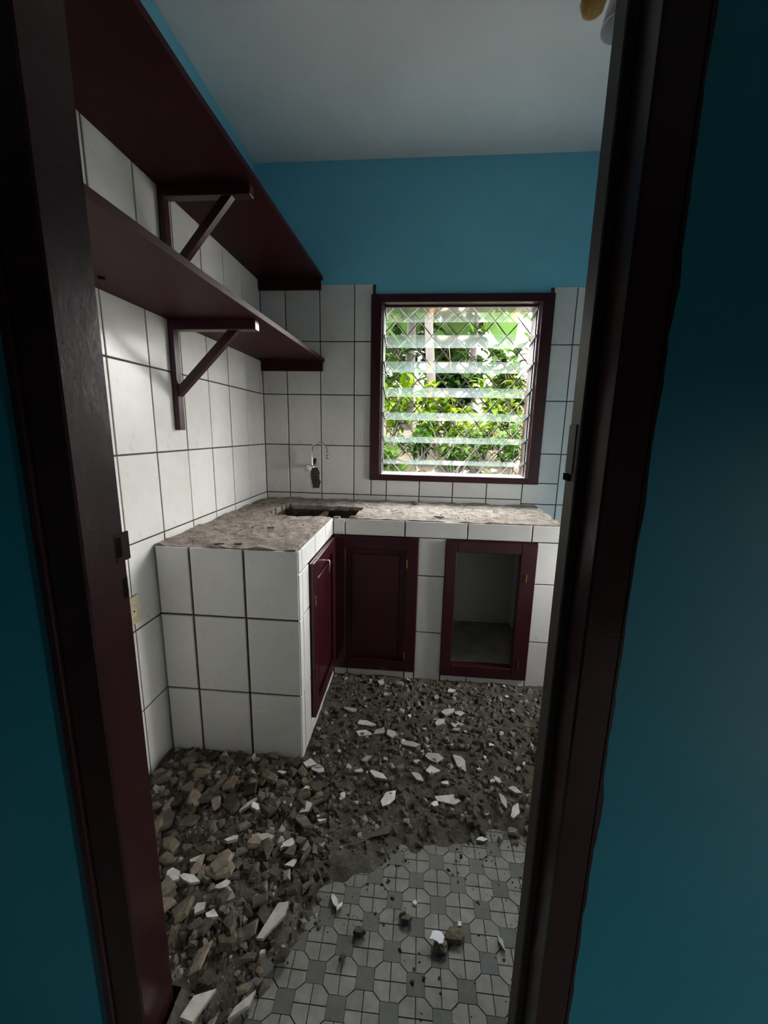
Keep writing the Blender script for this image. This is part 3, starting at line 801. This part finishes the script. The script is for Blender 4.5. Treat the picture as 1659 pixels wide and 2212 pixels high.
FR = [
('W',0.504,0.625,0.076,0.042,0.85), ('W',0.597,0.639,0.066,0.020,0.88), ('T',0.474,0.693,0.070,0.035,0.91), ('W',0.611,0.795,0.099,0.035,1.08),
('W',0.422,0.780,0.033,0.029,1.03), ('W',0.461,0.772,0.038,0.023,-0.35), ('W',0.456,0.835,0.041,0.020,0.66), ('T',0.443,0.875,0.056,0.039,0.38),
('W',0.509,0.981,0.074,0.033,-0.08), ('T',0.443,1.002,0.047,0.033,0.00), ('W',0.422,0.960,0.041,0.020,0.54), ('W',0.594,0.974,0.034,0.031,0.36),
('M',0.606,0.951,0.048,0.034,0.79), ('T',0.651,0.954,0.049,0.017,1.17), ('W',0.427,1.074,0.062,0.019,0.87), ('T',0.449,1.198,0.080,0.040,-0.39),
('W',0.483,1.232,0.037,0.015,0.19), ('M',0.208,1.123,0.088,0.062,0.51), ('M',0.269,0.990,0.073,0.044,0.74), ('T',0.185,0.974,0.041,0.032,1.30),
('M',0.610,1.059,0.111,0.039,-0.54), ('W',0.611,1.264,0.057,0.023,-0.25), ('W',0.722,1.171,0.029,0.020,1.06), ('W',0.671,1.069,0.031,0.016,0.36),
('M',0.281,1.115,0.091,0.027,0.97), ('W',0.316,0.838,0.046,0.032,-0.50), ('W',0.363,0.839,0.063,0.019,-0.08), ('M',0.335,0.792,0.043,0.026,1.31),
('M',0.433,0.750,0.051,0.031,0.10), ('M',0.388,0.720,0.039,0.023,1.49), ('M',0.518,0.725,0.053,0.032,0.00), ('M',0.556,0.766,0.068,0.041,1.06),
('M',0.561,0.830,0.051,0.041,0.97), ('M',0.653,0.730,0.047,0.024,0.61), ('W',0.605,0.735,0.015,0.010,0.74), ('T',0.587,0.663,0.038,0.015,0.43),
('M',0.528,0.688,0.029,0.015,1.11), ('T',0.613,0.698,0.024,0.014,-0.39), ('M',0.574,0.716,0.045,0.023,0.61), ('T',0.418,0.681,0.017,0.010,1.51),
('T',0.438,0.659,0.018,0.013,0.39), ('M',0.641,0.871,0.049,0.029,0.49), ('M',0.694,0.883,0.052,0.031,0.79), ('T',0.409,0.870,0.052,0.031,-0.44),
('M',0.364,0.920,0.061,0.031,-0.03), ('M',0.464,0.932,0.060,0.024,1.23), ('M',0.499,1.060,0.061,0.037,0.26), ('M',0.301,1.110,0.055,0.033,-0.11),
('T',0.401,1.171,0.033,0.023,-0.09), ('W',0.385,1.206,0.017,0.014,0.70), ('T',0.101,1.112,0.026,0.013,1.14), ('T',0.130,1.040,0.026,0.021,0.76),
('W',0.593,1.179,0.022,0.018,0.36), ('W',0.354,0.887,0.035,0.018,0.44), ('M',0.471,0.807,0.036,0.021,1.11), ('W',0.671,1.623,0.074,0.030,-0.45),
('W',0.760,1.538,0.083,0.029,-0.13), ('W',0.758,1.481,0.082,0.037,-0.07), ('W',0.820,1.490,0.058,0.041,0.83), ('W',0.867,1.491,0.047,0.037,-0.54),
('W',0.944,1.446,0.091,0.027,-0.23), ('W',1.043,1.379,0.072,0.043,-0.18), ('W',1.142,1.368,0.088,0.044,-1.05), ('W',1.035,1.312,0.056,0.039,-0.04),
('W',0.978,1.277,0.054,0.027,-0.64), ('W',0.835,1.267,0.082,0.033,-0.62), ('W',0.879,1.183,0.076,0.038,0.98), ('W',1.083,1.204,0.089,0.040,0.03),
('W',1.037,1.180,0.028,0.020,0.56), ('W',1.078,1.267,0.028,0.022,0.22), ('T',0.916,1.315,0.040,0.024,0.71), ('W',0.976,1.359,0.029,0.020,0.00),
('W',1.117,1.659,0.074,0.037,0.77), ('W',1.168,1.653,0.049,0.034,0.10), ('W',1.150,1.577,0.062,0.037,0.11), ('W',1.073,1.579,0.060,0.042,0.86),
('W',1.143,1.545,0.040,0.020,0.36), ('W',0.826,1.745,0.031,0.028,0.51), ('W',0.792,1.841,0.052,0.042,1.05), ('T',0.884,1.828,0.050,0.025,-0.02),
('W',1.067,1.745,0.035,0.024,1.18), ('W',1.141,1.814,0.046,0.027,0.40), ('W',1.274,1.294,0.052,0.021,-1.16), ('W',1.273,1.209,0.064,0.022,-1.32),
('W',1.250,1.290,0.028,0.017,0.96), ('W',1.324,1.260,0.047,0.023,-0.35), ('W',1.308,1.178,0.068,0.027,1.03), ('T',1.287,1.117,0.036,0.022,-0.06),
('W',1.183,1.083,0.037,0.015,0.03), ('W',1.207,1.165,0.024,0.014,0.21), ('W',1.212,1.341,0.021,0.014,-0.51), ('W',0.782,1.351,0.051,0.026,0.70),
('W',0.760,1.282,0.035,0.017,0.32), ('W',0.721,1.176,0.023,0.021,-0.50), ('W',0.855,1.350,0.020,0.018,0.31), ('W',0.669,1.374,0.016,0.013,0.12),
('T',0.776,1.407,0.022,0.015,-0.28), ('W',0.605,1.278,0.051,0.020,-0.20), ('M',0.810,1.237,0.059,0.030,-0.27), ('W',1.329,1.539,0.030,0.018,1.05),
('W',1.340,1.431,0.020,0.010,-0.57), ('B',1.075,0.821,0.055,0.030,-0.04), ('G',1.030,0.803,0.038,0.031,0.10), ('T',0.941,0.858,0.026,0.016,0.57),
('P',0.974,0.889,0.012,0.010,-0.43), ('P',1.091,0.851,0.011,0.010,0.09), ('W',1.192,0.816,0.034,0.012,-1.28), ('W',0.756,0.867,0.042,0.015,-0.94),
('W',0.770,0.855,0.028,0.011,1.09), ('W',0.669,1.083,0.038,0.019,0.19), ('T',0.647,0.972,0.036,0.015,1.29), ('M',1.146,1.122,0.036,0.025,-0.59),
('M',0.951,0.843,0.032,0.019,0.22), ('M',0.798,0.750,0.021,0.012,0.40), ('M',0.834,0.804,0.034,0.020,0.09)
]
def describe(t, x, y, L):
    heap = x < .70 and y < 1.33
    if heap:
        where = ('against the left wall tiles' if x < .22 else 'at the foot of the tiled counter end' if y > 1.12 else 'close to the left door jamb' if y < .82
                 else 'along the right edge of the left heap' if x > .52 else 'in the middle of the left heap')
        big = L > .055
    else:
        where = ('just in front of the cupboard doors' if y > 1.62 else 'on the dust halfway to the cupboards' if y > 1.30 else
                 'on the dust near the patterned tiles' if y > 1.02 else 'loose on the patterned floor tiles')
        big = L > .035
    what = {'W': 'white tile shard', 'M': 'dark mortar chunk', 'T': 'tan mortar chunk'}[t]
    lab = ('larger ' if big else 'small ') + what + ' ' + where
    return lab, ('larger ' if big else 'small ') + what + 's ' + where
UNIQ = {0: 'biggest pale slab fragment, at the foot of the left door jamb', 1: 'long pale wedge of tile next to the biggest slab near the doorway',
 2: 'tan triangular chunk leaning in the heap beside the left jamb', 3: 'long white pointed shard on the edge of the left heap',
 4: 'bright square tile corner standing in the heap by the left jamb', 6: 'small clean white sliver in the heap above the square tile corner',
 7: 'rounded tan chunk in the middle of the left heap', 8: 'white fragment with a slanted end at the back of the left heap',
 15: 'cream chunk lying in front of the tiled counter end', 17: 'broad brown mortar plate by the foot of the left wall tiles',
 18: 'flat brown mortar plate in the heap between wall and white fragment', 20: 'long curved brown mortar strip right of the left heap',
 61: 'rounded white shard left of the upright white shard, mid floor', 62: 'upright pointed white shard in the middle of the floor',
 66: 'slanting white shard lying alone left of the widest thick shard', 67: 'widest thick white shard, the largest in the middle of the floor',
 101: 'beige broken chunk on the patterned floor tiles behind the bright lump', 102: 'brown lump with a dazzling white glazed top on the patterned tiles',
 103: 'small brown chunk on the patterned tiles near the tiny bright chip', 106: 'narrow pale sliver against the right door jamb on the patterned tiles',
 104: 'tiny dazzling chip left of the brown chunk on patterned tiles', 105: 'tiny dazzling chip behind the beige chunk on patterned tiles'}
for k, (t, x, y, L, w, a) in enumerate(FR):
    zone = 'heap' if x < .70 and y < 1.33 else 'mid'
    tx, ty = rng.gauss(0, .16 if zone == 'heap' else .07), rng.gauss(0, .16 if zone == 'heap' else .07)
    up_ = .012 if zone == 'heap' else .003
    lab = UNIQ.get(k)
    if t == 'B':
        frag('T', x, y, L, w, a, .05, 0, .0, lab, 'mortar chunk', None)
        continue
    if t == 'G':
        base = empty('glazed_lump', (x, y, 0)); tag(base, lab, 'rubble')
        blob(MB(), (x+.008, y-.008, .010), .018, flat=.6, seed=9).build('lump', M['tan'], base)
        mb = MB(); pts = ragged([(-.019,-.004),(-.010,.013),(.010,.014),(.020,.004),(.014,-.010),(.004,-.012),(-.004,-.006)], 4, 2, .0015)
        mb.prism([(x+p, y+q) for p, q in pts], .0205, .0245); mb.build('glazed_face', M['white_chip'], base)
        continue
    if t == 'P':
        o = MB().prism([(-.5,-.4),(.4,-.5),(.5,.3),(-.2,.5)], 0, .003).mesh('glass_chip', M['white_chip'])
        frag('W', x, y, L, w, a, .25, 0, .004, lab, 'glass chip', None, o, 'glass_chip'); continue
    if lab is None: lab, g = describe(t, x, y, L)
    else: g = None
    frag(t, x, y, L, w, a, tx, ty, up_, lab, None, g)
# the rest of the countable pieces
cnt = {'W': 0, 'M': 0, 'T': 0}
tries = 0
while sum(cnt.values()) < 240 and tries < 6000:
    tries += 1
    if rng.random() < .62: x, y = rng.uniform(.04, .68), rng.uniform(.66, 1.31)
    else: x, y = rng.uniform(.56, 1.48), rng.uniform(1.08, 1.88)
    if y < .66 and x < .45: continue
    if edge_dist(x, y) < .0 or (x < XR+.02 and y > YE-.03): continue
    heap = x < .70 and y < 1.33
    t = rng.choices('WMT', (1, 9, 2) if heap else (3, 6, 1))[0]
    L = rng.uniform(.028, .075) if heap else rng.uniform(.014, .036)
    if t == 'W': L *= .7
    lab, g = describe(t, x, y, L)
    frag(t, x, y, L, L*rng.uniform(.45, .85), rng.uniform(0, 6.3), rng.gauss(0, .22 if heap else .08), rng.gauss(0, .22 if heap else .08), rng.uniform(0, .014) if heap else 0, lab, None, g)
    cnt[t] += 1
# crumbs nobody could count
def crumbs(nm, n, place, smin, smax, m, label):
    mb = MB(); k = 0; tr = 0; vs = []; fs = []
    while k < n and tr < n*20:
        tr += 1
        p = place()
        if p is None: continue
        x, y, z = p; s = smin*(smax/smin)**(rng.random()**2.2)
        a = rng.uniform(0, 6.28); c, d = math.cos(a), math.sin(a); b = len(vs)
        q = [(-.6,-.4,0),(.5,-.5,0),(.55,.4,0),(-.4,.5,0),(-.35,-.2,.5),(.3,-.3,.42),(.25,.3,.55)]
        for u, v, w in q:
            u *= rng.uniform(.7, 1.3); v *= rng.uniform(.5, 1.1); w *= rng.uniform(.5, 1.2)
            vs.append((x+s*(u*c-v*d), y+s*(u*d+v*c), z+s*w))
        fs += [tuple(b+i for i in f) for f in ((0,1,5,4),(1,2,6,5),(2,3,6),(3,0,4),(3,4,6),(4,5,6))]
        k += 1
    mb.add(vs, fs)
    return tag(mb.build(nm, M[m], None, (.8, 1.2, 0)), label, 'crumbs', kind='stuff')
def pl_bed():
    x, y = (rng.uniform(.01, .72), rng.uniform(.60, 1.32)) if rng.random() < .5 else (rng.uniform(.5, 1.62), rng.uniform(1.0, 1.9))
    if (x < XR+.012 and y > YE-.012) or (y < .66 and x < .47): return None
    if edge_dist(x, y) < rng.uniform(-.05, .05): return None
    return x, y, max(bedh(x, y), 0)-.001
crumbs('rubble_crumbs', 10000, pl_bed, .004, .030, 'crumb', 'fine mortar and tile crumbs over the dusty floor')
def pl_tiles():
    x, y = rng.uniform(.45, 1.35), rng.uniform(.60, 1.12)
    e = edge_dist(x, y)
    if e > .0 or rng.random() > math.exp(e*3): return None
    if n1(x*7, y*7) < .42: return None
    return x, y, .0
crumbs('floor_crumbs', 330, pl_tiles, .002, .011, 'darkcrumb', 'dark crumbs on the patterned floor tiles by the doorway')
def pl_top():
    x, y = rng.uniform(.02, 1.60), rng.uniform(1.35, 2.43)
    if (x > XR-.02 and y < YF+.02) or (SX0-.02 < x < SX1+.03 and SY0-.02 < y < SY1+.02): return None
    return x, y, .853
crumbs('worktop_grit', 900, pl_top, .003, .010, 'grit', 'gritty crumbs on the rough cement worktop')
# dark strip curling over the floor
st = MB(); pth = [Vector((.70,.945,.010)), Vector((.745,.985,.012)), Vector((.785,1.02,.016)), Vector((.83,1.055,.014)), Vector((.885,1.075,.012))]
for i in range(len(pth)-1): st.bar(pth[i], pth[i+1]+(pth[i+1]-pth[i])*.1, .017, .006)
tag(st.build('flat_strip', M['rubber']), 'dark bent strip lying where rubble meets patterned tiles', 'strip')

# ================================================================ OUTSIDE
def gz(x, y):
    k = max(0, min(1, (3.6-x)/1.2))
    s = -.25 + 1.15*max(0, min(1, (y-2.9)/1.3)) + .22*max(0, y-4.2)
    return -.25 + (s+.25)*k + .05*n1(x*2+20, y*2+20)
gx = np.arange(-5, 9.01, .25); gyv = np.arange(2.66, 12.01, .2)
vs = [(x, y, gz(x, y)) for x in gx for y in gyv]; m_ = len(gyv)
fs = [(i*m_+j, (i+1)*m_+j, (i+1)*m_+j+1, i*m_+j+1) for i in range(len(gx)-1) for j in range(m_-1)]
tag(MB().add(vs, fs, 0, True).build('ground', M['ground'], None, (1, 5, 0)), kind='structure')
tag(MB().box(2.41, 14, -9, 2.66, -.5, -.25).build('ground_side', M['ground'], None, (8, -3, -.5)), kind='structure')
def leaf_pts(base, d, up, L, w, droop):
    d = Vector(d).normalized(); s = d.cross(Vector(up)).normalized()
    if s.length < .1: s = Vector((1,0,0))
    u = s.cross(d)
    b = Vector(base); P = []
    for t, ww, dz in ((0, .02, 0), (.3, .85, .1), (.62, .8, .02), (1, .02, -.35)):
        c = b + d*L*t + u*L*dz*droop
        P += [c - s*w*ww/2 + u*w*.12*ww, c, c + s*w*ww/2 + u*w*.12*ww]
    F = []
    for i in range(3):
        a = i*3; F += [(a, a+1, a+4, a+3), (a+1, a+2, a+5, a+4)]
    return P, F
def bush(nm, label, x, y, h, rad, n, L, m, asp=.42, up=.4, group=None):
    z0 = gz(x, y); r = random.Random(int(x*1000+y*77)); o = empty(nm, (x, y, z0))
    fo = MB(); st = MB()
    stems = max(3, n//22)
    for s in range(stems):
        a = r.uniform(0, 6.28); q = rad*math.sqrt(r.random())
        tip = Vector((x+q*math.cos(a), y+q*math.sin(a), z0+h*r.uniform(.45, 1.0)))
        b = Vector((x+.2*q*math.cos(a), y+.2*q*math.sin(a), z0-.03))
        mid = (tip+b)/2 + Vector((0,0,h*.08))
        st.tube([b, mid, tip], [.010, .008, .003], 5)
        for k in range(n//stems):
            t = r.uniform(.3, 1.0); p = b.lerp(mid, t*2) if t < .5 else mid.lerp(tip, t*2-1)
            a2 = r.uniform(0, 6.28); el = r.uniform(-.35, .75)
            d = (math.cos(a2)*math.cos(el), math.sin(a2)*math.cos(el), math.sin(el)+up*.3)
            l = L*r.uniform(.6, 1.25)
            P, F = leaf_pts(p, d, (r.uniform(-.3,.3), r.uniform(-.3,.3), 1), l, l*asp*r.uniform(.8, 1.2), r.uniform(.3, 1.2))
            fo.add(P, F, 0, True)
    st.build('stem', M['stem'], o)
    tag(fo.build('foliage', M[m], o), kind='stuff')
    return tag(o, label, 'plant', group)
def banana(x, y, h, nl, label, L=1.5, seed=1):
    z0 = gz(x, y); r = random.Random(seed); o = empty('banana_plant', (x, y, z0))
    MB().tube([(x, y, z0-.05), (x+.02, y, z0+h*.5), (x+.03, y, z0+h)], [.085, .07, .05], 10).build('trunk', M['trunk'], o)
    for k in range(nl):
        a = 2*math.pi*(k+r.uniform(-.3,.3))/nl; mb = MB(); ll = L*r.uniform(.75, 1.1); w = ll*.24
        P = []; F = []
        seg = 9
        for i in range(seg+1):
            t = i/seg
            c = Vector((x+.03, y, z0+h)) + Vector((math.cos(a), math.sin(a), 0))*ll*t*.85 + Vector((0, 0, ll*(.55*t-.85*t*t)))
            ww = w*math.sin(math.pi*min(1, .08+t*.92))**.6 if t > .08 else .02
            s = Vector((-math.sin(a), math.cos(a), 0))
            P += [c-s*ww+Vector((0,0,ww*.25)), c, c+s*ww+Vector((0,0,ww*.25))]
        for i in range(seg):
            b = i*3; F += [(b, b+1, b+4, b+3), (b+1, b+2, b+5, b+4)]
        mb.add(P, F, 0, True).build('leaf', M['leaf_banana'], o)
    return tag(o, label, 'plant')
banana(.75, 6.0, 1.7, 8, 'banana plant with broad leaves at the upper left of the window view', 1.5, 3)
banana(1.75, 7.2, 1.6, 8, 'banana plant farther back, seen through the upper middle of the window', 1.4, 5)
banana(-.6, 5.6, 1.5, 7, 'banana plant half hidden left of the window view', 1.4, 8)
tb = MB().tube([(1.02, 5.1, gz(1.02,5.1)-.1), (1.06, 5.1, 1.8), (1.00, 5.12, 2.5), (1.03, 5.14, 3.3)], [.06, .055, .05, .045], 10)
tr_ = empty('slim_tree', (1.02, 5.1, gz(1.02,5.1))); tag(tr_, 'slim pale trunk rising behind the bushes outside the window', 'tree')
tb.build('trunk', M['trunk'], tr_)
fo = MB(); r_ = random.Random(5)
for k in range(260):
    p = Vector((1.03+r_.gauss(0,.55), 5.2+r_.gauss(0,.4), 3.35+r_.gauss(0,.35)))
    P, F = leaf_pts(p, (r_.uniform(-1,1), r_.uniform(-1,1), r_.uniform(-.6,.4)), (0,0,1), .2, .08, .8); fo.add(P, F, 0, True)
tag(fo.build('foliage', M['leaf_green'], tr_), kind='stuff')
BUSH = [
 ('lime_bush', 'lime green bush at the left of the window view', .55, 4.75, .85, .42, 260, .16, 'leaf_lime', .5),
 ('lime_bush', 'brightest lime green bush in the middle of the window view', 1.20, 4.65, .80, .40, 300, .15, 'leaf_lime', .5),
 ('lime_bush', 'lime green bush at the right edge of the window view', 1.95, 4.9, .85, .42, 260, .16, 'leaf_lime', .5),
 ('leafy_bush', 'mid green bush low at the left of the window view', .62, 4.05, .50, .30, 200, .13, 'leaf_green', .45),
 ('leafy_bush', 'mid green bush low in the middle of the window view', 1.30, 4.10, .46, .32, 240, .12, 'leaf_green', .4),
 ('leafy_bush', 'mid green bush low at the right of the window view', 1.85, 4.15, .50, .30, 220, .13, 'leaf_green', .45),
 ('broad_leaf_bush', 'dark broad leaved bush behind the lime bushes on the left', .30, 5.7, 1.3, .55, 240, .26, 'leaf_green', .55),
 ('broad_leaf_bush', 'dark broad leaved bush behind the lime bushes in the middle', 1.45, 5.8, 1.2, .60, 260, .26, 'leaf_dark', .55),
 ('broad_leaf_bush', 'dark broad leaved bush behind the lime bushes on the right', 2.30, 5.9, 1.15, .50, 240, .24, 'leaf_green', .55),
 ('tall_thicket', 'tall thicket closing the upper left of the window view', .5, 7.6, 2.2, .8, 320, .34, 'leaf_dark', .5),
 ('tall_thicket', 'tall thicket closing the upper middle of the window view', 1.55, 8.3, 2.0, .8, 320, .34, 'leaf_green', .5),
 ('added_shrub', 'added low shrub beyond the right edge of the window view', 2.75, 5.1, .7, .4, 180, .16, 'leaf_lime', .5),  # unseen shrubs added beside the view for light and reflections
 ('added_shrub', 'added low shrub beyond the left edge of the window view', -.4, 4.6, .7, .4, 180, .16, 'leaf_lime', .5),
 ('tall_thicket', 'added tall thicket to the right, outside the window view', 3.5, 5.2, 2.6, .8, 340, .34, 'leaf_green', .5),  # unseen thickets added to block bright sky from the tile reflections
 ('tall_thicket', 'added farther thicket to the right, outside the window view', 4.6, 6.6, 2.8, .9, 340, .36, 'leaf_dark', .5),
 ('tall_thicket', 'added far right thicket, outside the window view', 5.2, 4.6, 2.6, .9, 340, .36, 'leaf_green', .5),
 ('back_hedge', 'dense hedge far behind everything on the left of the window view', .2, 9.6, 2.6, 1.0, 420, .42, 'leaf_green', .5),
 ('back_hedge', 'dense hedge far behind everything in the middle of the window view', 1.5, 9.9, 2.3, 1.0, 420, .42, 'leaf_dark', .5),
 ('back_hedge', 'dense hedge far behind everything on the right of the window view', 3.0, 9.4, 1.7, 1.0, 420, .42, 'leaf_green', .5),
 ('leafy_bush', 'mid green bush between the left and middle low bushes', .98, 4.28, .50, .28, 200, .13, 'leaf_green', .45),
 ('leafy_bush', 'mid green bush between the middle and right low bushes', 1.60, 4.38, .52, .28, 200, .13, 'leaf_lime', .45),
 ('grassy_tuft', 'narrow leaved tuft at the lower left of the window view', .86, 3.86, .30, .16, 110, .20, 'leaf_green', .12),
 ('grassy_tuft', 'narrow leaved tuft at the lower right of the window view', 1.62, 3.80, .28, .16, 110, .20, 'leaf_lime', .12),
]
for b in BUSH: bush(*b)
# fallen leaves on the bank
LL = 'dry fallen leaf on the earth bank below the bushes outside'
lm = []
for k in range(6):
    P, F = leaf_pts((0,0,0), (1,0,.05), (0,0,1), 1, .5, .6); lm.append(MB().add(P, F, 0, True).mesh('fallen_leaf', M['deadleaf']))
dl = [perobj('fallen_leaf_colour', [(0, (.40,.15,.04)), (.4, (.46,.25,.10)), (.75, (.62,.52,.42)), (1, (.75,.70,.66))], .8)]
for me in lm: me.materials.clear(); me.materials.append(dl[0])
for k in range(90):
    x, y = rng.uniform(.45, 2.0), rng.uniform(3.55, 4.15)
    o = link('fallen_leaf', lm[k % 6], None, (x, y, gz(x, y)+.012), (rng.gauss(0,.35)+.5, rng.gauss(0,.3), rng.uniform(0, 6.28)), (rng.uniform(.09,.19),)*3)
    tag(o, LL, 'leaf', 'fallen leaves on the bank')
